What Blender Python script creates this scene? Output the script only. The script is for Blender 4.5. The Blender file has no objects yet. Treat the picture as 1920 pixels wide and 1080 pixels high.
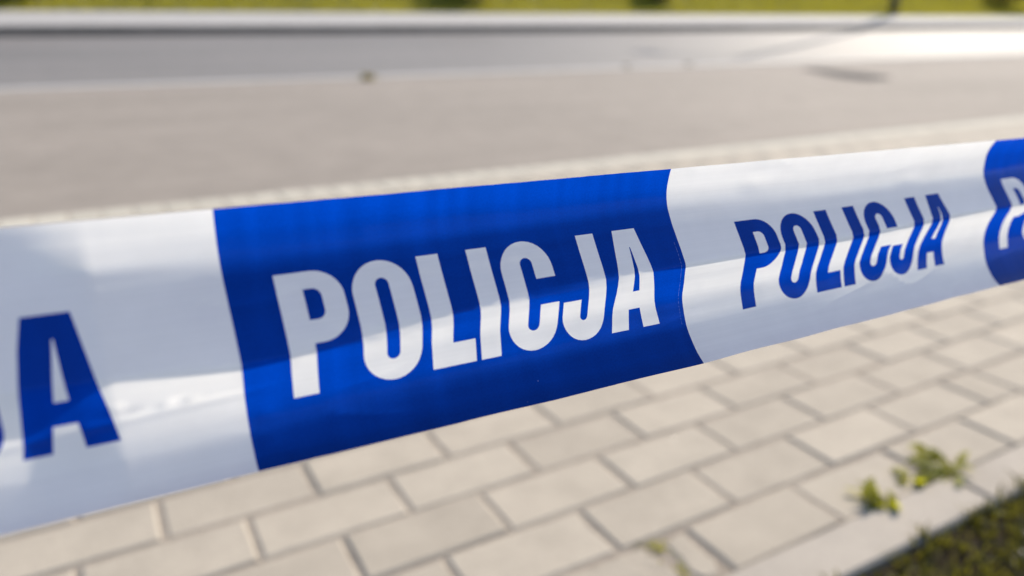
import bpy, bmesh, math, random
from mathutils import Vector, Matrix, noise
from mathutils.geometry import delaunay_2d_cdt

random.seed(11)
R = math.radians
scene = bpy.context.scene
COL = scene.collection

# ------------------------------------------------------------------ camera
YAW, PITCH, ROLL = .5091, .3418, .0031
CAM = Vector((-.5070, -.7245, .6339))
FPX = 1423.74                                    # focal length in pixels of a 1920 wide frame
FW = Vector((math.sin(YAW)*math.cos(PITCH), math.cos(YAW)*math.cos(PITCH), -math.sin(PITCH)))
_rt = Vector((math.cos(YAW), -math.sin(YAW), 0)); _up = _rt.cross(FW)
RT = math.cos(ROLL)*_rt + math.sin(ROLL)*_up
UP = -math.sin(ROLL)*_rt + math.cos(ROLL)*_up
cam_data = bpy.data.cameras.new('camera')
cam = bpy.data.objects.new('camera', cam_data); COL.objects.link(cam)
m = Matrix((RT, UP, -FW)).transposed().to_4x4(); m.translation = CAM
cam.matrix_world = m
cam_data.sensor_fit = 'HORIZONTAL'; cam_data.sensor_width = 36
cam_data.lens = FPX/1920*36
cam_data.clip_start = .01; cam_data.clip_end = 500
cam_data.dof.use_dof = True
cam_data.dof.focus_distance = .272
cam_data.dof.aperture_fstop = 5.3
scene.camera = cam

# ------------------------------------------------------------------ light
SUN_AZ, SUN_EL = R(60.3), R(36.4)                    # azimuth from +Y towards +X
world = bpy.data.worlds.new('World'); scene.world = world; world.use_nodes = True
wn = world.node_tree
sky = wn.nodes.new('ShaderNodeTexSky'); sky.sky_type = 'NISHITA'; sky.sun_disc = False
sky.sun_elevation = SUN_EL; sky.sun_rotation = SUN_AZ
sky.air_density = 1.0; sky.dust_density = 1.0; sky.ozone_density = 1.0
bg = wn.nodes['Background']; bg.inputs['Strength'].default_value = .15
wn.links.new(sky.outputs[0], bg.inputs['Color'])
sun_d = bpy.data.lights.new('sun', 'SUN'); sun_d.energy = 4.0; sun_d.angle = R(.53); sun_d.color = (1, .91, .775)
sun = bpy.data.objects.new('sun', sun_d); COL.objects.link(sun)
sdir = Vector((math.sin(SUN_AZ)*math.cos(SUN_EL), math.cos(SUN_AZ)*math.cos(SUN_EL), math.sin(SUN_EL)))
sun.rotation_euler = sdir.to_track_quat('Z', 'Y').to_euler(); sun.location = (8, 5, 8)
vs = scene.view_settings
vs.view_transform = 'Standard'; vs.look = 'None'; vs.gamma = 1; vs.exposure = .60
scene.cycles.use_denoising = True
scene.cycles.max_bounces = 8; scene.cycles.transparent_max_bounces = 8

# ------------------------------------------------------------------ helpers
def px(p):
    d = Vector(p) - CAM; z = d.dot(FW)
    if z < .02: return None
    return 960 + FPX*d.dot(RT)/z, 540 - FPX*d.dot(UP)/z

def tag(o, label=None, cat=None, group=None, kind=None):
    for k, v in (('label', label), ('category', cat), ('group', group), ('kind', kind)):
        if v: o[k] = v
    return o

def link(name, me, mat=None, parent=None):
    o = bpy.data.objects.new(name, me); COL.objects.link(o)
    if mat is not None and me is not None and not me.materials: me.materials.append(mat)
    if parent is not None: o.parent = parent
    return o

def empty(name, loc=(0, 0, 0)):
    o = bpy.data.objects.new(name, None); COL.objects.link(o); o.location = loc; o.empty_display_size = .05
    return o

def mesh(name, v, f, smooth=False):
    me = bpy.data.meshes.new(name); me.from_pydata(v, [], f)
    if smooth: me.polygons.foreach_set('use_smooth', [True]*len(me.polygons))
    me.update(); return me

class N:
    """small node graph helper"""
    def __init__(s, name):
        s.mat = bpy.data.materials.new(name); s.mat.use_nodes = True
        s.t = s.mat.node_tree; s.b = s.t.nodes['Principled BSDF']; s.out = s.t.nodes['Material Output']
    def n(s, typ, **kw):
        x = s.t.nodes.new(typ)
        for k, v in kw.items():
            if k in x.inputs: x.inputs[k].default_value = v
            else: setattr(x, k, v)
        return x
    def l(s, a, b): s.t.links.new(a, b)
    def coord(s, scale=(1, 1, 1), kind='Object', rnd=False):
        c = s.n('ShaderNodeTexCoord'); mp = s.n('ShaderNodeMapping'); mp.inputs['Scale'].default_value = scale
        s.l(c.outputs[kind], mp.inputs['Vector'])
        if rnd:
            oi = s.n('ShaderNodeObjectInfo'); mu = s.n('ShaderNodeMath', operation='MULTIPLY'); mu.inputs[1].default_value = 37
            s.l(oi.outputs['Random'], mu.inputs[0]); s.l(mu.outputs[0], mp.inputs['Location'])
        return mp.outputs[0]
    def noise(s, vec, scale, detail=4, rough=.6):
        x = s.n('ShaderNodeTexNoise'); x.inputs['Scale'].default_value = scale
        x.inputs['Detail'].default_value = detail; x.inputs['Roughness'].default_value = rough
        s.l(vec, x.inputs['Vector']); return x.outputs['Fac']
    def ramp(s, fac, stops):
        x = s.n('ShaderNodeValToRGB'); e = x.color_ramp.elements
        while len(e) < len(stops): e.new(.5)
        for k, (p, c) in zip(e, stops): k.position = p; k.color = (*c, 1) if len(c) == 3 else c
        s.l(fac, x.inputs[0]); return x.outputs[0]
    def mix(s, fac, a, b, mode='MIX'):
        x = s.n('ShaderNodeMix', data_type='RGBA', blend_type=mode)
        for i, v in ((0, fac), (6, a), (7, b)):
            if hasattr(v, 'links'): s.l(v, x.inputs[i])
            else: x.inputs[i].default_value = v if i == 0 else ((*v, 1) if len(v) == 3 else v)
        return x.outputs[2]
    def bump(s, h, strength, dist):
        x = s.n('ShaderNodeBump'); x.inputs['Strength'].default_value = strength; x.inputs['Distance'].default_value = dist
        s.l(h, x.inputs['Height']); s.l(x.outputs[0], s.b.inputs['Normal']); return x.outputs[0]

def g(v): return (v, v, v)

# ------------------------------------------------------------------ materials
def mat_concrete(name, base, var=.10, rough=.85, grain=420, blotch=14, rnd=True, spec=.3):
    k = N(name); v = k.coord(rnd=rnd)
    n1 = k.noise(v, blotch, 5); n2 = k.noise(v, grain, 3, .7)
    c1 = k.ramp(n1, [(.25, tuple(c*(1-var) for c in base)), (.75, tuple(c*(1+var) for c in base))])
    c2 = k.ramp(n2, [(.3, g(.74)), (.5, g(1)), (.72, g(1.12))])
    c = k.mix(.8, c1, c2, 'MULTIPLY')
    if rnd:
        oi = k.n('ShaderNodeObjectInfo')
        c3 = k.ramp(oi.outputs['Random'], [(0, (.91, .905, .90)), (.5, (1, 1, 1)), (1, (1.05, 1.045, 1.04))])
        c = k.mix(1, c, c3, 'MULTIPLY')
    k.l(c, k.b.inputs['Base Color'])
    k.b.inputs['Roughness'].default_value = rough; k.b.inputs['Specular IOR Level'].default_value = spec
    k.bump(n2, .5, .0012)
    return k.mat
M_paver = mat_concrete('paver_concrete', (.38, .328, .262), var=.12, rough=.85, spec=.25)
M_light = mat_concrete('pale_paver_concrete', (.48, .44, .36), var=.06)
M_edge = mat_concrete('edging_concrete', (.365, .318, .265), var=.14, blotch=7)
M_kerb = mat_concrete('kerb_concrete', (.40, .375, .35), blotch=3, grain=150)

def mat_sand():
    k = N('joint_sand'); v = k.coord()
    n1 = k.noise(v, 30, 5); n2 = k.noise(v, 900, 2, .7)
    c = k.mix(.7, k.ramp(n1, [(.3, (.24, .20, .16)), (.7, (.335, .285, .23))]), k.ramp(n2, [(.3, g(.6)), (.7, g(1.25))]), 'MULTIPLY')
    k.l(c, k.b.inputs['Base Color']); k.b.inputs['Roughness'].default_value = 1; k.b.inputs['Specular IOR Level'].default_value = .1
    k.bump(n2, .4, .001); return k.mat
M_sand = mat_sand()

def mat_asphalt(name, a, b, rough, spec, grain=260, stretch=(1, 1, 1), bump=.4, bdist=.003):
    k = N(name); v = k.coord(); vs_ = k.coord(stretch)
    n1 = k.noise(vs_, .55, 5); n2 = k.noise(v, grain, 2, .7); n3 = k.noise(v, 5, 4)
    c = k.ramp(n1, [(.3, a), (.7, b)])
    c = k.mix(.5, c, k.ramp(n3, [(.3, g(.80)), (.7, g(1.14))]), 'MULTIPLY')
    c = k.mix(.7, c, k.ramp(n2, [(.3, g(.7)), (.7, g(1.2))]), 'MULTIPLY')
    k.l(c, k.b.inputs['Base Color'])
    k.b.inputs['Roughness'].default_value = rough; k.b.inputs['Specular IOR Level'].default_value = spec
    k.bump(n2, bump, bdist); return k.mat
M_lane = mat_asphalt('worn_lane_asphalt', (.25, .216, .182), (.305, .262, .222), .85, .12, stretch=(.6, 1.6, 1))
M_road = mat_asphalt('polished_road_asphalt', (.17, .154, .138), (.225, .20, .18), .60, .10, grain=140, stretch=(.25, 1.3, 1), bump=.12)
M_patch = mat_asphalt('dark_patch', (.045, .04, .04), (.06, .055, .055), .9, .1)

def mat_soil():
    k = N('soil'); v = k.coord()
    n1 = k.noise(v, 22, 5); n2 = k.noise(v, 160, 4)
    c = k.mix(.7, k.ramp(n1, [(.3, (.02, .013, .008)), (.55, (.03, .02, .011)), (.72, (.035, .034, .010))]), k.ramp(n2, [(.3, g(.55)), (.7, g(1.3))]), 'MULTIPLY')
    k.l(c, k.b.inputs['Base Color']); k.b.inputs['Roughness'].default_value = 1; k.b.inputs['Specular IOR Level'].default_value = .15
    k.bump(n2, .8, .01); return k.mat
M_soil = mat_soil()

def mat_leaf(name, a, b, trans, ts=.45, rough=.5, nscale=6):
    k = N(name); v = k.coord()
    oi = k.n('ShaderNodeNewGeometry')
    n1 = k.noise(v, nscale, 3)
    c = k.ramp(n1, [(.3, a), (.7, b)])
    c = k.mix(1, c, k.ramp(oi.outputs['Random Per Island'], [(0, g(.65)), (1, g(1.3))]), 'MULTIPLY')
    k.l(c, k.b.inputs['Base Color']); k.b.inputs['Roughness'].default_value = rough; k.b.inputs['Specular IOR Level'].default_value = .35
    tr = k.n('ShaderNodeBsdfTranslucent'); tr.inputs[0].default_value = (*trans, 1)
    mx = k.n('ShaderNodeMixShader'); mx.inputs[0].default_value = ts
    k.l(k.b.outputs[0], mx.inputs[1]); k.l(tr.outputs[0], mx.inputs[2]); k.l(mx.outputs[0], k.out.inputs[0])
    return k.mat
M_grass = mat_leaf('lawn_blades', (.038, .034, .007), (.095, .085, .014), (.19, .175, .012), .42, nscale=30)
M_verge = mat_leaf('verge_grass', (.18, .18, .03), (.27, .245, .04), (.44, .40, .035), .5, nscale=.5)
M_weed = mat_leaf('weed_leaf', (.13, .14, .013), (.21, .205, .022), (.52, .50, .022), .5, .6, 30)
M_moss = mat_leaf('moss', (.10, .11, .02), (.17, .17, .03), (.3, .3, .04), .3, .8, 60)
M_shrub = mat_leaf('shrub_leaf', (.028, .032, .012), (.05, .05, .02), (.05, .055, .012), .2, .5, 2)

def mat_plain(name, c, rough=.5, metal=0, nscale=20, var=.15):
    k = N(name); v = k.coord(); n1 = k.noise(v, nscale, 4)
    k.l(k.ramp(n1, [(.3, tuple(x*(1-var) for x in c)), (.7, tuple(x*(1+var) for x in c))]), k.b.inputs['Base Color'])
    k.b.inputs['Roughness'].default_value = rough; k.b.inputs['Metallic'].default_value = metal
    return k.mat
M_post = mat_plain('dark_painted_steel', (.035, .036, .034), .5)
M_lens = mat_plain('lamp_glass', (.6, .6, .58), .2)
M_bark = mat_plain('shrub_bark', (.05, .038, .028), .9)
M_stone = mat_plain('pebble_stone', (.32, .29, .29), .7, nscale=60)
M_dryleaf = mat_plain('dry_leaf', (.30, .24, .20), .6, nscale=40)

def mat_film(name, col, trans, fac, rough=.21, spec=.4, ink=False):
    """thin printed polythene: glossy front, sun shining through from behind"""
    k = N(name)
    uv = k.n('ShaderNodeUVMap')
    mp = k.n('ShaderNodeMapping'); mp.inputs['Scale'].default_value = (3.2, 90, 1); k.l(uv.outputs[0], mp.inputs[0])
    streak = k.noise(mp.outputs[0], 1, 3, .6)                  # extrusion streaks along the film
    mp2 = k.n('ShaderNodeMapping'); mp2.inputs['Scale'].default_value = (60, 60*.07, 1); k.l(uv.outputs[0], mp2.inputs[0])
    mott = k.noise(mp2.outputs[0], 1, 3, .6)
    mp3 = k.n('ShaderNodeMapping'); mp3.inputs['Scale'].default_value = (2600, 2600*.07, 1); k.l(uv.outputs[0], mp3.inputs[0])
    fine = k.noise(mp3.outputs[0], 1, 1, .5)
    dens = k.mix(.5, k.ramp(streak, [(.3, g(.97)), (.7, g(1.02))]), k.ramp(mott, [(.3, g(.93)), (.7, g(1.05))]), 'MULTIPLY')
    if ink:                                                    # uneven ink: bands across the film, grain and pinholes
        mp4 = k.n('ShaderNodeMapping'); mp4.inputs['Scale'].default_value = (105, .9, 1); k.l(uv.outputs[0], mp4.inputs[0])
        band = k.noise(mp4.outputs[0], 1, 2, .5)
        mp5 = k.n('ShaderNodeMapping'); mp5.inputs['Scale'].default_value = (1500, 1500*.071, 1); k.l(uv.outputs[0], mp5.inputs[0])
        grain = k.noise(mp5.outputs[0], 1, 2, .7)
        dens = k.mix(1, dens, k.ramp(band, [(.3, g(.91)), (.5, g(.98)), (.7, g(1.1))]), 'MULTIPLY')
        dens = k.mix(1, dens, k.ramp(grain, [(.3, g(.88)), (.7, g(1.1))]), 'MULTIPLY')
        vo = k.n('ShaderNodeTexVoronoi'); vo.inputs['Scale'].default_value = 1
        mp6 = k.n('ShaderNodeMapping'); mp6.inputs['Scale'].default_value = (260, 260*.071, 1); k.l(uv.outputs[0], mp6.inputs[0]); k.l(mp6.outputs[0], vo.inputs['Vector'])
        hole = k.ramp(vo.outputs['Distance'], [(.035, g(1)), (.06, g(0))])
        few = k.ramp(k.noise(mp2.outputs[0], .35, 2), [(.66, g(0)), (.70, g(.6))])
        hole = k.mix(1, hole, few, 'MULTIPLY')
        sx = k.n('ShaderNodeSeparateXYZ'); k.l(uv.outputs[0], sx.inputs[0])             # a thin missed line near the end of the block
        cl = k.n('ShaderNodeMath', operation='COMPARE'); k.l(sx.outputs[0], cl.inputs[0]); cl.inputs[1].default_value = .17215; cl.inputs[2].default_value = .00009
        ct = k.n('ShaderNodeMath', operation='COMPARE'); k.l(sx.outputs[1], ct.inputs[0]); ct.inputs[1].default_value = .58; ct.inputs[2].default_value = .21
        both = k.n('ShaderNodeMath', operation='MULTIPLY'); k.l(cl.outputs[0], both.inputs[0]); k.l(ct.outputs[0], both.inputs[1])
        br = k.n('ShaderNodeMath', operation='MULTIPLY'); k.l(both.outputs[0], br.inputs[0]); k.l(k.ramp(grain, [(.42, g(0)), (.58, g(.3))]), br.inputs[1])
        hole = k.mix(1, hole, br.outputs[0], 'ADD')
        col = k.mix(hole, col, (.45, .5, .75)); trans = k.mix(hole, trans, (.5, .6, .9))
    k.l(k.mix(.6, col, dens, 'MULTIPLY'), k.b.inputs['Base Color'])
    k.b.inputs['Roughness'].default_value = rough; k.b.inputs['Specular IOR Level'].default_value = spec
    bp = k.n('ShaderNodeBump'); bp.inputs['Strength'].default_value = .012; bp.inputs['Distance'].default_value = .0006
    h = k.mix(.12, streak, fine); k.l(h, bp.inputs['Height']); k.l(bp.outputs[0], k.b.inputs['Normal'])
    tr = k.n('ShaderNodeBsdfTranslucent'); k.l(k.mix(1, trans, dens, 'MULTIPLY'), tr.inputs[0])
    mx = k.n('ShaderNodeMixShader'); mx.inputs[0].default_value = fac
    k.l(k.b.outputs[0], mx.inputs[1]); k.l(tr.outputs[0], mx.inputs[2]); k.l(mx.outputs[0], k.out.inputs[0])
    return k.mat
M_white = mat_film('white_film', (.87, .85, .965), (.95, .925, .875), .50)
M_blue = mat_film('blue_print', (.0005, .0002, .07), (.0, .098, .85), .41, spec=.1, ink=True)

# ------------------------------------------------------------------ the setting
def sheet(name, x0, x1, ys_zs, mat, nx=2):
    """a strip along X whose cross-section is the list of (y, z)"""
    v = []; f = []
    for i in range(nx+1):
        x = x0 + (x1-x0)*i/nx
        v += [(x, y, z) for y, z in ys_zs]
    k = len(ys_zs)
    for i in range(nx):
        for j in range(k-1):
            f.append((i*k+j, (i+1)*k+j, (i+1)*k+j+1, i*k+j+1))
    return tag(link(name, mesh(name, v, f), mat), kind='structure')

XL, XR = -60, 160
Y_EDGE0, Y_EDGE1 = -.271, -.1965                # concrete edging between lawn and pavers
Y_PAV = 2.22                                    # far edge of the pavers
Y_LANE = 8.0                                    # lane / road seam
Y_KERB, Z_KERB = 16.0, .30
sheet('ground', -140, 260, [(-140, -.30), (-3, -.06), (-.275, -.008), (-.26, -.03), (-.255, -.1), (2.3, -.1), (8, -.16), (15, -.1), (24, .2), (40, 3.5), (300, 12)], M_soil, 4)
sheet('parking_lane', XL, XR, [(Y_PAV+.012, -.045), (Y_PAV+.02, -.012), (5, -.004), (Y_LANE-.32, 0)], M_lane)
sheet('gutter_strip', XL, XR, [(Y_LANE-.33, -.03), (Y_LANE-.325, .006), (Y_LANE+.0, .006), (Y_LANE+.005, -.03)], M_kerb)
sheet('road', XL, XR, [(Y_LANE-.0, -.002), (11, .09), (13.5, .20), (Y_KERB+.02, Z_KERB)], M_road)
ZT = Z_KERB + .175
sheet('far_pavement', XL, XR, [(Y_KERB+.16, ZT-.004), (17.5, ZT+.12), (19.0, ZT+.27)], M_kerb)
verge = sheet('grass_bank', XL, XR, [(18.98, ZT+.2), (19.0, ZT+.262), (19.6, ZT+.33), (20.5, ZT+.56), (23, ZT+1.4), (40, ZT+5)], mat_asphalt('bank_turf', (.12, .115, .025), (.18, .165, .04), .95, .1, grain=30), 4)

# far kerb: single concrete kerb stones
kerb = tag(empty('far_kerb'), kind='structure')
def bevel_box(name, sx, sy, sz, b):
    """box with chamfered top edges, origin at the centre of the top"""
    x, y = sx/2, sy/2
    v = [(-x, -y, -sz), (x, -y, -sz), (x, y, -sz), (-x, y, -sz),
         (-x, -y, -b), (x, -y, -b), (x, y, -b), (-x, y, -b),
         (-x+b, -y+b, 0), (x-b, -y+b, 0), (x-b, y-b, 0), (-x+b, y-b, 0)]
    f = [(8, 9, 10, 11)]
    for i in range(4):
        j = (i+1) % 4
        f += [(i, j, 4+j, 4+i), (4+i, 4+j, 8+j, 8+i)]
    return mesh(name, v, f)
kme = bevel_box('kerb_stone', .992, .15, .35, .015); kme.materials.append(mat_concrete('dark_kerb_concrete', (.20, .165, .14), var=.15, blotch=3, grain=150))  # kerb stones in a darker, browner concrete than the far pavement
for i in range(60):
    o = link('kerb_stone', kme, None, kerb); o.location = (-8 + i, Y_KERB+.085, ZT+random.uniform(-.004, .004)); o.rotation_euler.z = random.uniform(-.003, .003)

# ------------------------------------------------------------------ pavement of concrete pavers
pave = tag(link('pavement', mesh('pavement', [(-6, Y_EDGE1, -.0025), (14, Y_EDGE1, -.0025), (14, Y_PAV, -.0025), (-6, Y_PAV, -.0025),
                                              (-6, Y_EDGE1, -.05), (14, Y_EDGE1, -.05), (14, Y_PAV, -.05), (-6, Y_PAV, -.05)],
                                 [(0, 1, 2, 3), (0, 4, 5, 1), (1, 5, 6, 2), (2, 6, 7, 3), (3, 7, 4, 0)]), M_sand), kind='structure')

def paver_mesh(name, lx, ly, wob, seed, hz=.045):
    """chamfered paver with a slightly uneven outline; origin at the centre of its top"""
    rnd = random.Random(seed); c = .0040
    def ring(ix, z, n=2):
        out = []
        x, y = lx/2-ix, ly/2-ix
        cs = [(-x, -y), (x, -y), (x, y), (-x, y)]
        for a in range(4):
            p, q = cs[a], cs[(a+1) % 4]
            for s in range(n):
                u = s/n
                out.append((p[0]+(q[0]-p[0])*u + rnd.uniform(-wob, wob), p[1]+(q[1]-p[1])*u + rnd.uniform(-wob, wob), z))
        return out
    r0, r1, r2 = ring(0, -hz), ring(0, -.0026), ring(c, 0)
    n = len(r0); v = r0+r1+r2; f = [tuple(range(2*n, 3*n))]
    for i in range(n):
        j = (i+1) % n
        f += [(i, j, n+j, n+i), (n+i, n+j, 2*n+j, 2*n+i)]
    return mesh(name, v, f)
def family(lx, ly, mat, n=5, wob=.0011):
    out = []
    for s in range(n):
        me = paver_mesh('paver', lx, ly, wob, s*7+int(lx*1e4)); me.materials.append(mat); out.append(me)
    return out
GAP = .0058
full = family(.2-GAP, .1-GAP, M_paver); half = family(.1-GAP, .1-GAP, M_paver); sold = family(.1-GAP, .13-GAP, M_light)
def behind_tape(p):
    return 427-.088*p[0]+6 < p[1] < 1003-.2444*p[0]-6
pieces = []                                     # (mesh, x, y)
for row in range(-2, 21):
    y = row*.1 + .05
    shift = 0 if row % 2 else .1                # row -2 joints at odd tenths, row -1 at even ones
    xs = -5 + shift
    x = xs
    while x < 13:
        if row == -1 and abs(x-.8) < .01:       # the half paver near the edging
            pieces.append((random.choice(half), x+.05, y)); x += .1; continue
        if row == -2 and abs(x+.1) < .01:       # the broken paver, built below
            x += .2; continue
        pieces.append((random.choice(full), x+.1, y)); x += .2
for i in range(180):
    pieces.append((random.choice(sold), -5+.1*i+.05, 2.1+.06))
rest_v = []; rest_f = []
single = 0
def seen_area(me, x, y):
    lx = max(v.co.x for v in me.vertices); ly = max(v.co.y for v in me.vertices)
    q = [px((x+a*lx, y+b*ly, 0)) for a, b in ((-1, -1), (1, -1), (1, 1), (-1, 1))]
    if any(p is None for p in q): return 0
    ins = [p for p in q if -20 < p[0] < 1940 and -20 < p[1] < 1100]
    if not ins: return 0
    if all(behind_tape(p) for p in q): return 0
    return abs(sum(q[i][0]*q[(i+1) % 4][1]-q[(i+1) % 4][0]*q[i][1] for i in range(4)))/2
scored = sorted(((seen_area(*p), i) for i, p in enumerate(pieces)), reverse=True)
keep = {i for a, i in scored[:295] if a > 60}
for i, (me, x, y) in enumerate(pieces):
    z = random.gauss(0, .0006); rot = random.gauss(0, .0035)
    dx, dy = random.gauss(0, .0007), random.gauss(0, .0005)
    tx, ty = random.gauss(0, .003), random.gauss(0, .004)
    yy = y
    if i in keep:
        o = link('paver', me, None, pave); o.location = (x+dx, yy+dy, z); o.rotation_euler = (tx, ty, rot)
    else:
        b = len(rest_v); cr, sr = math.cos(rot), math.sin(rot)
        rest_v += [(x+dx+v.co.x*cr-v.co.y*sr, yy+dy+v.co.x*sr+v.co.y*cr, v.co.z+z) for v in me.vertices]
        rest_f += [tuple(b+k for k in p.vertices) for p in me.polygons]
tag(link('paver_field', mesh('paver_field', rest_v, rest_f), M_paver, pave), kind='stuff')

# the broken paver: two worn pieces with a mossy gap between
def chunk(name, pts, seed):
    rnd = random.Random(seed); v = []; n = 0
    sub = []
    for i, p in enumerate(pts):
        q = pts[(i+1) % len(pts)]
        k = max(2, int((Vector(q)-Vector(p)).length/.008))
        for s in range(k): sub.append((p[0]+(q[0]-p[0])*s/k+rnd.gauss(0, .0009), p[1]+(q[1]-p[1])*s/k+rnd.gauss(0, .0009)))
    cx = sum(p[0] for p in sub)/len(sub); cy = sum(p[1] for p in sub)/len(sub); n = len(sub)
    for ins, z in ((0, -.045), (0, -.006), (.003, -.002), (.007, 0)):
        for x, y in sub:
            d = math.hypot(x-cx, y-cy); v.append((x-(x-cx)/d*ins, y-(y-cy)/d*ins, z+(rnd.gauss(0, .0004) if z > -.01 else 0)))
    f = [tuple(range(3*n, 4*n))]
    for r in range(3):
        for i in range(n): f.append((r*n+i, r*n+(i+1) % n, (r+1)*n+(i+1) % n, (r+1)*n+i))
    return mesh(name, v, f, False)
link('paver', chunk('paver', [(-.0975, -.194), (.034, -.194), (.040, -.165), (.033, -.13), (.030, -.104), (-.0975, -.1025)], 1), M_paver, pave)['label'] = 'longer piece of a cracked paver with a worn end'
link('paver', chunk('paver', [(.053, -.186), (.062, -.193), (.082, -.193), (.094, -.172), (.0955, -.108), (.08, -.105), (.058, -.113), (.052, -.15)], 2), M_paver, pave)['label'] = 'shorter rounded piece of a cracked paver with moss round it'

# tiny glossy flakes added just above the pavers to give sun glints
gv = []; gf = []; grn = random.Random(21)
for _ in range(230):
    x, y = grn.uniform(-.2, 1.4), grn.uniform(-.26, 1.0)
    nrm_ = Vector((grn.gauss(0, .16), grn.gauss(0, .16), 1)).normalized(); a_ = nrm_.orthogonal().normalized(); b_ = nrm_.cross(a_); rr = grn.uniform(.0004, .0010)
    k_ = len(gv); gv += [tuple(Vector((x, y, .0016))+a_*math.cos(q*1.0472)*rr+b_*math.sin(q*1.0472)*rr) for q in range(6)]; gf.append(tuple(range(k_, k_+6)))
kk = N('glint_flake'); kk.b.inputs['Base Color'].default_value = (.45, .42, .38, 1); kk.b.inputs['Roughness'].default_value = .24
tag(link('glint_flakes', mesh('glint_flakes', gv, gf), kk.mat, pave), kind='stuff')

# edging stones
edging = tag(empty('edging'), kind='structure')
eme = bevel_box('edging_stone', .994, Y_EDGE1-Y_EDGE0-.002, .2, .004); eme.materials.append(M_edge)
for i in range(-4, 9):
    o = link('edging_stone', eme, None, edging); o.location = (.022+i*1.0, (Y_EDGE0+Y_EDGE1)/2-.0005, .001+random.uniform(-.002, .002)); o.rotation_euler.z = random.uniform(-.0015, .0015)

# lawn on the near side of the edging
def blades(name, n, xr, yr, hr, wr, zf, mat, lean=.5, accept=None, seed=3, curl=.4):
    rnd = random.Random(seed); v = []; f = []
    for _ in range(n):
        x, y = rnd.uniform(*xr), rnd.uniform(*yr)
        if accept and not accept(x, y, rnd): continue
        z = zf(x, y); h = rnd.uniform(*hr); w = rnd.uniform(*wr)
        a = rnd.uniform(0, 6.283); l = rnd.uniform(.1, lean)*h*1.6; dx, dy = math.cos(a)*l, math.sin(a)*l
        b = rnd.uniform(0, 6.283); sx, sy = math.cos(b)*w/2, math.sin(b)*w/2
        k = len(v)
        v += [(x-sx, y-sy, z-.003), (x+sx, y+sy, z-.003), (x+dx*.4+sx*.8, y+dy*.4+sy*.8, z+h*.6), (x+dx*.4-sx*.8, y+dy*.4-sy*.8, z+h*.6), (x+dx, y+dy, z+h*(1-curl*rnd.random()))]
        f += [(k, k+1, k+2, k+3), (k+3, k+2, k+4)]
    return tag(link(name, mesh(name, v, f, True), mat), kind='stuff')
def bank_z(x, y): return ZT+.262+(y-19)*.11 if y < 19.6 else ZT+.33+(y-19.6)*.256 if y < 20.5 else ZT+.56+(y-20.5)*.336
def gz(x, y): return (-.009 if y < -.272 else .0) + .004*noise.noise(Vector((x*9, y*9, 0)))
def clump(x, y, rnd): return noise.noise(Vector((x*38, y*38, 3)))*1.4+.45 > rnd.random()
lawn = blades('lawn', 44000, (-.25, 1.6), (-.95, -.266), (.008, .028), (.002, .005), gz, M_grass, .9, clump)
tag(lawn, 'short dark mossy grass growing below the edging stones', 'grass')
outer = blades('lawn', 60000, (-4, 7), (-4, -.285), (.012, .04), (.004, .008), lambda x, y: -.014-(-y-.275)*.019, M_grass, .9, lambda x, y, q: not (-.25 < x < 1.6 and y > -.95), 5)
tag(outer, 'mossy lawn stretching out behind the viewer', 'grass')
fringe = blades('verge_grass', 46000, (-8, 60), (19.0, 22.5), (.05, .16), (.03, .07), bank_z, M_verge, .8, None, 8)
tag(fringe, 'sunlit yellow green grass on the bank beyond the far kerb', 'grass')

# ------------------------------------------------------------------ shrubs beyond the far pavement
def shrub(x, y, r, h, label, seed):
    rnd = random.Random(seed)
    z0 = bank_z(x, y)
    e = tag(empty('shrub', (x, y, z0-.03)), label, 'shrub', 'shrubs on the far grass bank')
    v = []; f = []
    for i in range(5):
        a = rnd.uniform(0, 6.283); tx, ty, tz = math.cos(a)*r*.5, math.sin(a)*r*.5, h*.7
        k = len(v); n = 6
        for s in range(5):
            u = s/4; rr = .035*(1-u*.75)
            for q in range(n): v.append((tx*u*u+math.cos(q*6.283/n)*rr, ty*u*u+math.sin(q*6.283/n)*rr, tz*u))
        for s in range(4):
            for q in range(n): f.append((k+s*n+q, k+s*n+(q+1) % n, k+(s+1)*n+(q+1) % n, k+(s+1)*n+q))
    link('trunk', mesh('trunk', v, f, True), M_bark, e)
    v = []; f = []
    for i in range(1500):
        while True:
            p = Vector((rnd.uniform(-1, 1), rnd.uniform(-1, 1), rnd.uniform(-1, 1)))
            if .25 < p.length < 1: break
        p = p*(.75+.35*noise.noise(p*2.3+Vector((seed, 0, 0))))
        c = Vector((p.x*r, p.y*r, h*.54+p.z*h*.5))
        if c.z < .02: c.z = .02+rnd.random()*.1
        d = Vector((rnd.gauss(0, 1), rnd.gauss(0, 1), rnd.gauss(0, 1))).normalized(); s_ = d.cross(Vector((.3, .5, .8))).normalized()
        l = rnd.uniform(.05, .11); w = l*.45; k = len(v)
        v += [tuple(c-d*l), tuple(c+s_*w), tuple(c+d*l), tuple(c-s_*w)]; f.append((k, k+1, k+2, k+3))
    link('crown', mesh('crown', v, f, True), M_shrub, e)
shrub(9.9, 20.7, 1.2, 1.3, 'broad dark shrub at the top edge left of the middle of the grass bank', 1)
shrub(17.2, 20.9, .9, 1.1, 'smaller dark shrub at the top edge between the broad shrub and the post', 2)
shrub(37.5, 20.9, 1.4, 1.4, 'dark shrub in the top right corner beyond the post', 3)
shrub(-1.4, 20.3, 1.0, 1.0, 'dark shrub in the top left corner of the grass bank', 4)

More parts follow.
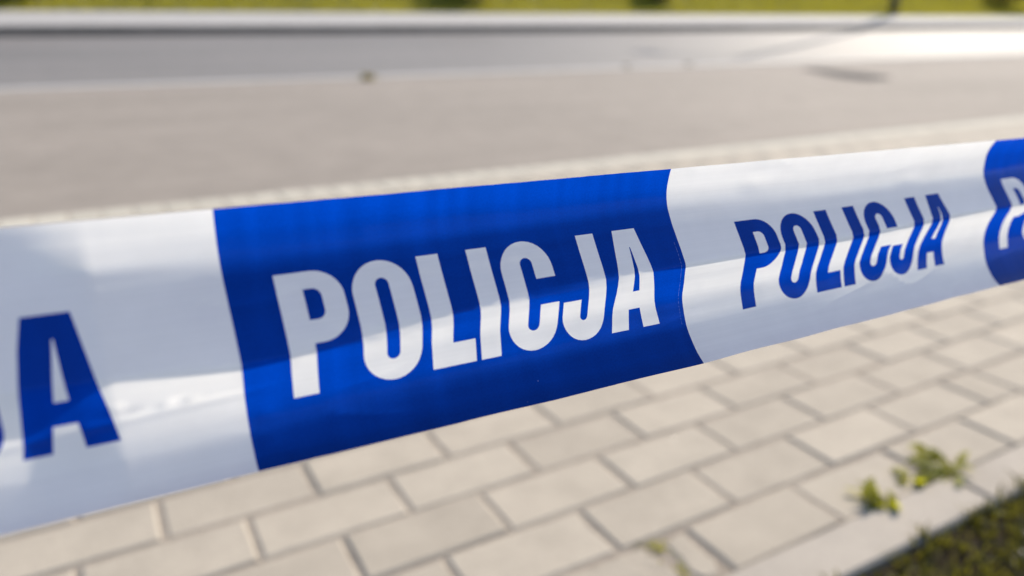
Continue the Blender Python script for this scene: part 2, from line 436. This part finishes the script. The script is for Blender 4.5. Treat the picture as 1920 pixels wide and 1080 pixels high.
# ------------------------------------------------------------------ lamp post on the far verge
def tube(pts, n=12):
    v = []; f = []
    for i, (c, r) in enumerate(pts):
        c = Vector(c)
        a = Vector(pts[max(i-1, 0)][0]); b = Vector(pts[min(i+1, len(pts)-1)][0]); d = (b-a).normalized() if (b-a).length > 1e-6 else Vector((0, 0, 1))
        u = d.cross(Vector((0, 1, 0))) if abs(d.y) < .9 else d.cross(Vector((1, 0, 0))); u.normalize(); w = d.cross(u)
        v += [tuple(c+u*math.cos(q*6.2832/n)*r+w*math.sin(q*6.2832/n)*r) for q in range(n)]
    for i in range(len(pts)-1):
        for q in range(n): f.append((i*n+q, i*n+(q+1) % n, (i+1)*n+(q+1) % n, (i+1)*n+q))
    f.append(tuple(range(n))[::-1]); f.append(tuple(range((len(pts)-1)*n, len(pts)*n)))
    return v, f
lp = tag(empty('lamp_post', (27.5, 19.35, ZT+.26)), 'dark upright post standing on the grass at the top right', 'post')
def part(name, vf, mat, parent, smooth=True): return link(name, mesh(name, vf[0], vf[1], smooth), mat, parent)
part('base', tube([((0, 0, -.1), .17), ((0, 0, .9), .17), ((0, 0, 1.0), .14)]), M_post, lp)
part('pole', tube([((0, 0, .9), .14), ((0, 0, 5), .125), ((0, 0, 15), .09)]), M_post, lp)
part('arm', tube([((0, 0, 14.8), .05), ((0, .5, 15.3), .045), ((0, 1.6, 15.5), .04)]), M_post, lp)
hd = part('lamp_head', tube([((0, 1.5, 15.5), .06), ((0, 1.7, 15.5), .14), ((0, 2.2, 15.52), .13), ((0, 2.3, 15.52), .05)]), M_post, lp)

# dark elongated patch in the lane, flat on the surface
pv = []
for i in range(18):
    a = i*6.2832/18; rr = 1+.15*math.sin(a*3+1)
    u, w = math.cos(a)*1.0*rr, math.sin(a)*.30*rr
    d = Vector((.42, .78)).normalized()
    pv.append((7.7+d.x*u-d.y*w, 5.68+d.y*u+d.x*w, .002))
tag(link('dark_patch', mesh('dark_patch', pv, [tuple(range(18))]), M_patch), 'dark elongated patch on the light lane at the right', 'tar patch')

# ------------------------------------------------------------------ weeds
def leaf_mesh(name, l, w, bend, seed):
    rnd = random.Random(seed); v = []; f = []; n = 5
    for i in range(n+1):
        u = i/n; ww = w*(math.sin(math.pi*min(1, u*.93+.07))**.8)*(1+rnd.uniform(-.15, .15))
        y = l*u*math.cos(bend*u); z = l*u*math.sin(bend*u)*-1
        v += [(-ww/2, y, z+ww*.18), (0, y, z), (ww/2, y, z+ww*.18)]
    for i in range(n):
        a = i*3; f += [(a, a+1, a+4, a+3), (a+1, a+2, a+5, a+4)]
    return mesh(name, v, f, True)
leaf_kinds = [leaf_mesh('leaf', l, w, b, i) for i, (l, w, b) in enumerate([(.028, .015, .5), (.023, .015, .9), (.034, .012, .3), (.020, .014, .1), (.026, .018, 1.1)])]
for me in leaf_kinds: me.materials.append(M_weed)
def weed(x, y, label, leaves, scale=1, stems=(), z=0.0, cat='weed', grp=None):
    e = tag(empty('weed', (x, y, z)), label, cat, grp)
    for (k, az, el, ox, oy, oz) in leaves:
        o = link('leaf', leaf_kinds[k], None, e); o.location = (ox, oy, oz); o.scale = (scale,)*3
        o.rotation_euler = (el, random.uniform(-.4, .4), az)
    for s in stems:
        part('stem', tube([(p, r) for p, r in s], 6), M_weed, e)
    return e
rn = random.Random(4)
def rosette(n, r, lo=.3, hi=1.3, oz=0.0, c=(0, 0)):
    return [(rn.randrange(5), rn.uniform(0, 6.283), rn.uniform(lo, hi), c[0]+rn.gauss(0, r), c[1]+rn.gauss(0, r), oz+rn.uniform(0, .004)) for _ in range(n)]
weed(.372, -.193, 'small leafy weed rooted in the joint behind the edging stone, left of the larger weed', rosette(14, .009, .45, 1.25, -.002)+[(2, .9, 1.25, .004, .004, .012), (2, .4, 1.0, -.004, .004, .004)], 1.05, z=-.002)
big = rosette(10, .011, .3, 1.1, 0, (.030, .006))+rosette(9, .012, .3, 1.1, .005, (.006, .032))+rosette(4, .007, .2, .8, .0, (-.058, .004))+[(2, 1.5, .35, -.004, .004, .004), (0, 1.2, .5, -.022, .004, .003), (2, 1.9, .3, .012, .002, .002), (3, 2.0, .9, -.046, .004, .0)]
weed(.517, -.196, 'larger sprawling weed with yellow green leaves across the edging joint', big, 1.2,
     [[((0.02, 0, -.004), .0016), ((.0, .004, .008), .0014), ((-.035, .0, .004), .001)], [((.02, 0, -.004), .0016), ((.015, .018, .012), .0013), ((.012, .036, .01), .001)]], z=-.002)
weed(.508, -.276, 'tiny upright weed at the lawn side of the edging joint', rosette(6, .005, .6, 1.4, .0), .7, z=-.015)

def tuft(name, x, y, z, n, r, h, w, mat, label, cat, grp=None, seed=1):
    rnd = random.Random(seed); v = []; f = []
    for _ in range(n):
        a = rnd.uniform(0, 6.283); d = abs(rnd.gauss(0, r)); px_, py_ = math.cos(a)*d, math.sin(a)*d
        b = rnd.uniform(0, 6.283); hh = rnd.uniform(.4, 1)*h; ww = rnd.uniform(.6, 1)*w; lx, ly = rnd.gauss(0, h*.5), rnd.gauss(0, h*.5)
        k = len(v); sx, sy = math.cos(b)*ww/2, math.sin(b)*ww/2
        v += [(px_-sx, py_-sy, -.004), (px_+sx, py_+sy, -.004), (px_+lx*.5+sx, py_+ly*.5+sy, hh*.6), (px_+lx*.5-sx, py_+ly*.5-sy, hh*.6), (px_+lx, py_+ly, hh)]
        f += [(k, k+1, k+2, k+3), (k+3, k+2, k+4)]
    o = link(name, mesh(name, v, f, True), mat); o.location = (x, y, z)
    return tag(o, label, cat, grp)
tuft('moss_tuft', .047, -.116, -.012, 90, .006, .016, .005, M_weed, 'moss in the gap of the cracked paver near the bottom edge', 'moss', seed=1)
tuft('moss_tuft', .044, -.163, -.012, 90, .006, .015, .005, M_weed, 'moss between the two pieces of the cracked paver, lowest in the photo', 'moss', seed=2)
tuft('moss_tuft', .030, -.1005, -.006, 120, .010, .007, .002, M_moss, 'dark moss in the joint just above the cracked paver', 'moss', seed=3)
tuft('moss_tuft', .0985, -.185, -.010, 120, .008, .009, .002, M_moss, 'moss at the right corner of the shorter cracked piece', 'moss', seed=4)
tuft('weed_tuft', 2.258, 7.42, 0, 200, .03, .075, .015, mat_leaf('dry_weed', (.22, .18, .05), (.30, .24, .08), (.34, .28, .06), .4, .8, 10), 'brownish green weed tuft at the seam of lane and road, left of the middle', 'weed', seed=5)
M_brown = mat_leaf('brown_weed', (.20, .16, .10), (.26, .20, .12), (.2, .16, .08), .3, .8, 10)
tuft('weed_tuft', 6.1, 7.93, 0, 80, .03, .035, .02, M_brown, 'faint brown weed tuft at the road seam, right of the middle', 'weed', seed=6)
tuft('weed_tuft', 7.2, 7.90, 0, 80, .03, .035, .02, M_brown, 'faint brown weed tuft at the road seam, nearest the dark patch', 'weed', seed=7)

# pebbles and a dry leaf in the lawn corner
def pebble(x, y, z, r, label, seed):
    bm = bmesh.new(); bmesh.ops.create_icosphere(bm, subdivisions=2, radius=r)
    for v in bm.verts:
        v.co *= 1+.25*noise.noise(v.co/r*1.3+Vector((seed, 0, 0))); v.co.z *= .6
    me = bpy.data.meshes.new('pebble'); bm.to_mesh(me); bm.free()
    me.polygons.foreach_set('use_smooth', [True]*len(me.polygons))
    o = link('pebble', me, M_stone); o.location = (x, y, z); tag(o, label, 'pebble')
pebble(.452, -.345, -.012, .010, 'pale pebble in the lawn at the right bottom corner', 1)
pebble(.50, -.320, -.012, .008, 'small grey pebble in the lawn nearer the edging', 2)

# ------------------------------------------------------------------ the tape
# flattened film: X along the tape, t from its top edge (0) to its bottom edge (1)
SEC = {
 -.10: [(0, 27), (.08, 28), (.2, 30), (.3, 32), (.40, 32), (.505, 31), (.535, -4), (.60, -2), (.70, 6), (.80, 18), (.9, 32), (1, 48)],
 -.022: [(0, 30), (.08, 31), (.2, 32), (.3, 32), (.42, 32), (.525, 32), (.555, -4), (.61, -3), (.71, 5), (.81, 17), (.9, 32), (1, 49)],
 -.004: [(0, -4), (.08, -6), (.16, 8), (.21, 32), (.43, 32), (.54, 32), (.57, -4), (.63, -3), (.72, 5), (.815, 17), (.9, 32), (1, 49)],
 .025: [(0, -12), (.08, -7), (.18, 13), (.26, 36), (.40, 38), (.5, 34), (.565, 33), (.595, -8), (.65, -11), (.73, -2), (.82, 14), (.9, 33), (1, 56)],
 .100: [(0, -17), (.08, -9), (.16, 11), (.25, 31), (.40, 33), (.51, 34), (.54, -3), (.60, -4), (.70, 5), (.79, 18), (.88, 33), (1, 52)],
 .173: [(0, -18), (.07, -10), (.14, 9), (.22, 28), (.30, 35), (.40, 36), (.475, 34), (.505, -2), (.58, -5), (.65, 4), (.73, 20), (.82, 34), (.9, 44), (1, 55)],
 .250: [(0, -18), (.08, -8), (.19, 12), (.27, 32), (.40, 40), (.465, 38), (.49, -5), (.55, -15), (.63, -6), (.70, 9), (.8, 25), (.9, 42), (1, 56)],
 .364: [(0, -34), (.06, -22), (.13, -4), (.22, 14), (.30, 33), (.41, 41), (.445, 36), (.467, -8), (.52, -20), (.59, -12), (.67, 5), (.76, 19), (.84, 30), (.92, 43), (1, 57)]}
XS = sorted(SEC)
PERIOD, B0, B1 = .3435, .0245, .1740            # the blue block runs from B0 to B1, then white to B0 + PERIOD
RAT = {-.10: -.6035, -.022: -.6122, -.004: -.6142, .025: -.6175, .100: -.6275, .173: -.6376, .250: -.6415, .364: -.6465}
YT, NT = .2, 200
def ztop(x): return -.0451-.0207*x
def phi(k, t):
    for (a, pa), (b, pb) in zip(k, k[1:]):
        if t <= b:
            u = (t-a)/(b-a); u = u*u*(3-2*u)*.5+u*.5
            return pa+(pb-pa)*u
    return k[-1][1]
TAB = {}
for X in XS:
    ys, zs = [0.], [0.]
    for i in range(NT):
        p = R(phi(SEC[X], (i+.5)/NT)); ys.append(ys[-1]-math.sin(p)/NT); zs.append(zs[-1]-math.cos(p)/NT)
    r = RAT[X]; L = (r*YT-ztop(X))/(zs[-1]-r*ys[-1])
    TAB[X] = [(YT+L*a, L*b) for a, b in zip(ys, zs)]
def at(X, t):
    i = min(max(t, 0), 1)*NT; j = min(int(i), NT-1); u = i-j; a = TAB[X]
    return a[j][0]*(1-u)+a[j+1][0]*u, a[j][1]*(1-u)+a[j+1][1]*u
DENT = [(-.0035, .675, .0020, .024, .0006), (-.001, .69, .0016, .02, -.0004), (.0072, .685, .0016, .02, .0005), (.0118, .68, .0016, .018, .0004), (.030, .80, .003, .03, .0003), (.215, .12, .006, .04, .0004), (.31, .2, .008, .03, .0003),
        (-.040, .40, .010, .05, .0006)]
TS = 1.056                                       # the film is 75 mm wide
def film(X, t):
    """point of the bent film, in the scene"""
    if X <= XS[0]: y, z = at(XS[0], t)
    elif X >= XS[-1]: y, z = at(XS[-1], t)
    else:
        for a, b in zip(XS, XS[1:]):
            if X <= b: break
        u = (X-a)/(b-a); u = u*u*(3-2*u)*.35+u*.65; A, B = at(a, t), at(b, t)
        y, z = A[0]*(1-u)+B[0]*u, A[1]*(1-u)+B[1]*u
    ripple = 1 if (X-B0) % PERIOD < B1-B0 else .12
    d = .00010*ripple*math.sin(X*690+2*math.sin(X*130))*(.25+max(0, 1-t/.26)) + .00014*noise.noise(Vector((X*22, t*5, 0))) + .00030*noise.noise(Vector((X*7, t*13, 4)))
    d += .00022*(1-abs(noise.noise(Vector((X*26+t*2.2, t*4.5-X*9, 9)))))**9*max(0, noise.noise(Vector((X*11, t*2, 17)))+.15)*2
    edge = max(0, 1-t/.05)+max(0, 1-(1-t)/.05); d += edge*.0005*noise.noise(Vector((X*38, 3*round(t), 2)))
    if X < .05: d += .00030*math.exp(-((t-.715+.6*X)/.016)**2)*max(0, min(1, (.04-X)/.02))      # a long crease under the left fold
    for cx, ct, sx, st, amp in DENT:
        q = ((X-cx)/sx)**2+((t-ct)/st)**2
        if q < 12: d += amp*math.exp(-q)
    return CAM + Vector((X, y+d, ztop(X)+z))*TS
def film_n(X, t):
    e = .0006
    a = film(X+e, t)-film(X-e, t); b = film(X, min(1, t+.006))-film(X, max(0, t-.006))
    return b.cross(a).normalized()

def arc(cx, cy, rx, ry, a0, a1, n=10):
    return [(cx+rx*math.cos(R(a0+(a1-a0)*i/n)), cy+ry*math.sin(R(a0+(a1-a0)*i/n))) for i in range(n+1)]
W_ = .515
GLYPH = {   # start, outer outline, holes (cap height 1, y up)
 'P': (0, [(0, 0), (.2, 0), (.2, .43)]+arc(.275, .67, .24, .24, -90, 0)+arc(.275, .78, .24, .22, 0, 90)+[(0, 1)], [[(.2, .61)]+arc(.265, .68, .07, .07, -90, 0)+arc(.265, .787, .07, .07, 0, 90)+[(.2, .857)]]),
 'O': (.578, arc(W_/2, .25, W_/2, .262, 180, 360, 18)+arc(W_/2, .75, W_/2, .262, 0, 180, 18), [arc(W_/2, .228, .058, .058, 180, 360)+arc(W_/2, .807, .058, .058, 0, 180)]),
 'L': (1.18, [(0, 0), (.415, 0), (.415, .205), (.2, .205), (.2, 1), (0, 1)], []),
 'I': (1.645, [(0, 0), (.198, 0), (.198, 1), (0, 1)], []),
 'C': (1.93, arc(.26, .75, .26, .262, 0, 180, 18)+arc(.26, .25, .26, .262, 180, 360, 18)+[(.52, .414), (.322, .414)]+arc(.261, .23, .061, .058, 0, -180)+arc(.261, .80, .061, .058, 180, 0)+[(.322, .655), (.52, .655)], []),
 'J': (2.50, [(.28, 1), (.28, .225)]+arc(.238, .222, .042, .045, 0, -180, 8)+[(.196, .39), (0, .39)]+arc(.2385, .24, .2385, .252, 180, 360, 18)+[(.477, 1)], []),
 'A': (3.04, [(0, 0), (.2, 0), (.225, .193), (.36, .193), (.379, 0), (.58, 0), (.425, 1), (.16, 1)], [[(.257, .375), (.338, .375), (.312, .82), (.303, .82)]]),
}
CAP = .0346
WORDS = [(.0375, 1.0, .274, .762), (.2028, 1.055, .307, .782)]     # x start, stretch, t of cap line, t of baseline
def inside(p, poly):
    c = False; j = len(poly)-1
    for i in range(len(poly)):
        a, b = poly[i], poly[j]
        if (a[1] > p[1]) != (b[1] > p[1]) and p[0] < (b[0]-a[0])*(p[1]-a[1])/(b[1]-a[1])+a[0]: c = not c
        j = i
    return c
def flat_period(nt, dx):
    """triangulate one printed period; returns points, triangles, tag per triangle (0 film, 1 blue, or (word, glyph))"""
    pts = []; edges = []
    SC = 14.0                                    # t in the flat plane is t / SC (about real size)
    ts = sorted(set([i/nt for i in range(nt+1)]))
    nx = int(PERIOD/dx)
    for i in range(nx+1):
        for t in ts: pts.append((B0+PERIOD*i/nx, t/SC))
    polys = []
    def loop(q):
        q2 = []
        for i, a in enumerate(q):
            b = q[(i+1) % len(q)]; n = max(1, int(math.hypot(b[0]-a[0], b[1]-a[1])/(dx*.8)))
            for s in range(n): q2.append((a[0]+(b[0]-a[0])*s/n, a[1]+(b[1]-a[1])*s/n))
        clean = []
        for p in q2:
            if not clean or math.hypot(p[0]-clean[-1][0], p[1]-clean[-1][1]) > 1e-6: clean.append(p)
        if math.hypot(clean[0][0]-clean[-1][0], clean[0][1]-clean[-1][1]) < 1e-6: clean.pop()
        k = len(pts); pts.extend(clean); n = len(clean)
        edges.extend((k+i, k+(i+1) % n) for i in range(n))
        return clean
    for w, (x0, st, tc, tb) in enumerate(WORDS):
        for name, (gx, outer, holes) in GLYPH.items():
            def mp(p): return (x0+(gx+p[0])*CAP*st, (tb+(tc-tb)*p[1])/SC)
            polys.append((w, name, loop([mp(p) for p in outer]), [loop([mp(p) for p in h]) for h in holes]))
    k = len(pts); bl = [(B1, i/nt/SC) for i in range(nt+1)]; pts += bl
    edges += [(k+i, k+i+1) for i in range(nt)]
    ov, oe, of, *_ = delaunay_2d_cdt([Vector(p) for p in pts], edges, [], 0, 1e-7)
    tags = []
    for f in of:
        c = ((ov[f[0]][0]+ov[f[1]][0]+ov[f[2]][0])/3, (ov[f[0]][1]+ov[f[1]][1]+ov[f[2]][1])/3)
        tg = 1 if c[0] < B1 else 0
        for w, name, o, hs in polys:
            if inside(c, o) and not any(inside(c, h) for h in hs): tg = (w, name); break
        tags.append(tg)
    return [(p[0], p[1]*SC) for p in ov], [tuple(f) for f in of], tags

def build_film(name, chunks, parent, mats):
    """chunks: list of (flat points, triangles with a material index, X offset)"""
    v = []; f = []; mi = []; nrm = []; uv = []; weld = {}
    for pts, tris, off in chunks:
        used = {}
        for tr, m_ in tris:
            q = []
            for i in tr:
                if i not in used:
                    X, t = pts[i][0]+off, pts[i][1]; X += .0046*math.exp(-((X+.03)/.046)**4) + .0016*max(0, min(1, (-.0252-X)/.004))*max(0, min(1, (X+.2)/.1))
                    key = (round(X, 6), round(t, 5))
                    if key in weld: used[i] = weld[key]; q.append(used[i]); continue
                    used[i] = weld[key] = len(v)
                    v.append(film(X, t)); nrm.append(film_n(X, t)); uv.append((X, t))
                q.append(used[i])
            a, b, c = (v[i] for i in q)
            if (b-a).cross(c-a).dot(nrm[q[0]]) < 0: q.reverse()
            f.append(q); mi.append(m_)
    me = bpy.data.meshes.new(name); me.from_pydata(v, [], f)
    for m_ in mats: me.materials.append(m_)
    me.polygons.foreach_set('material_index', mi); me.polygons.foreach_set('use_smooth', [True]*len(f))
    l = me.uv_layers.new(name='UVMap')
    for lp_ in me.loops: l.data[lp_.index].uv = uv[lp_.vertex_index]
    me.normals_split_custom_set_from_vertices(nrm); me.update()
    o = bpy.data.objects.new(name, me); COL.objects.link(o)
    if parent: o.parent = parent
    return o

fine_p, fine_t, fine_g = flat_period(96, .0032)
crs_p, crs_t, crs_g = flat_period(30, .012)
IN_VIEW = (-1, 0, 1)
chunks = []
for i in range(-8, 24):
    if i in IN_VIEW: chunks.append((fine_p, [(t, 0) for t, g_ in zip(fine_t, fine_g) if g_ == 0], i*PERIOD))
    else: chunks.append((crs_p, [(t, 1 if (g_ == 1 or (g_ != 0 and g_[0] == 1)) else 0) for t, g_ in zip(crs_t, crs_g)], i*PERIOD))
tape = build_film('police_tape', chunks, None, [M_white, M_blue])
tag(tape, 'blue and white plastic police tape printed POLICJA stretched across the view', 'tape')
for i in IN_VIEW:
    off = i*PERIOD
    if i != -1 or True:
        vis_block = i in (0, 1)
        if vis_block:
            blk = build_film('blue_block', [(fine_p, [(t, 0) for t, g_ in zip(fine_t, fine_g) if g_ == 1], off)], tape, [M_blue])
            for nm in GLYPH:
                if i == 1 and nm not in 'PO': continue
                build_film('letter', [(fine_p, [(t, 0) for t, g_ in zip(fine_t, fine_g) if g_ == (0, nm)], off)], blk, [M_white])['label'] = 'white letter %s in the blue block' % nm
            if i == 1:
                build_film('word_end', [(fine_p, [(t, 0) for t, g_ in zip(fine_t, fine_g) if g_ not in (0, 1) and g_[0] == 0 and g_[1] not in 'PO'], off)], blk, [M_white])
        else:
            build_film('blue_block', [(fine_p, [(t, 0 if g_ == 1 else 1) for t, g_ in zip(fine_t, fine_g) if g_ == 1 or (g_ != 0 and g_[0] == 0)], off)], tape, [M_blue, M_white])
    for nm in GLYPH:
        tri = [(t, 0) for t, g_ in zip(fine_t, fine_g) if g_ == (1, nm)]
        build_film('letter', [(fine_p, tri, off)], tape, [M_blue])['label'] = 'blue letter %s on the white film' % nm
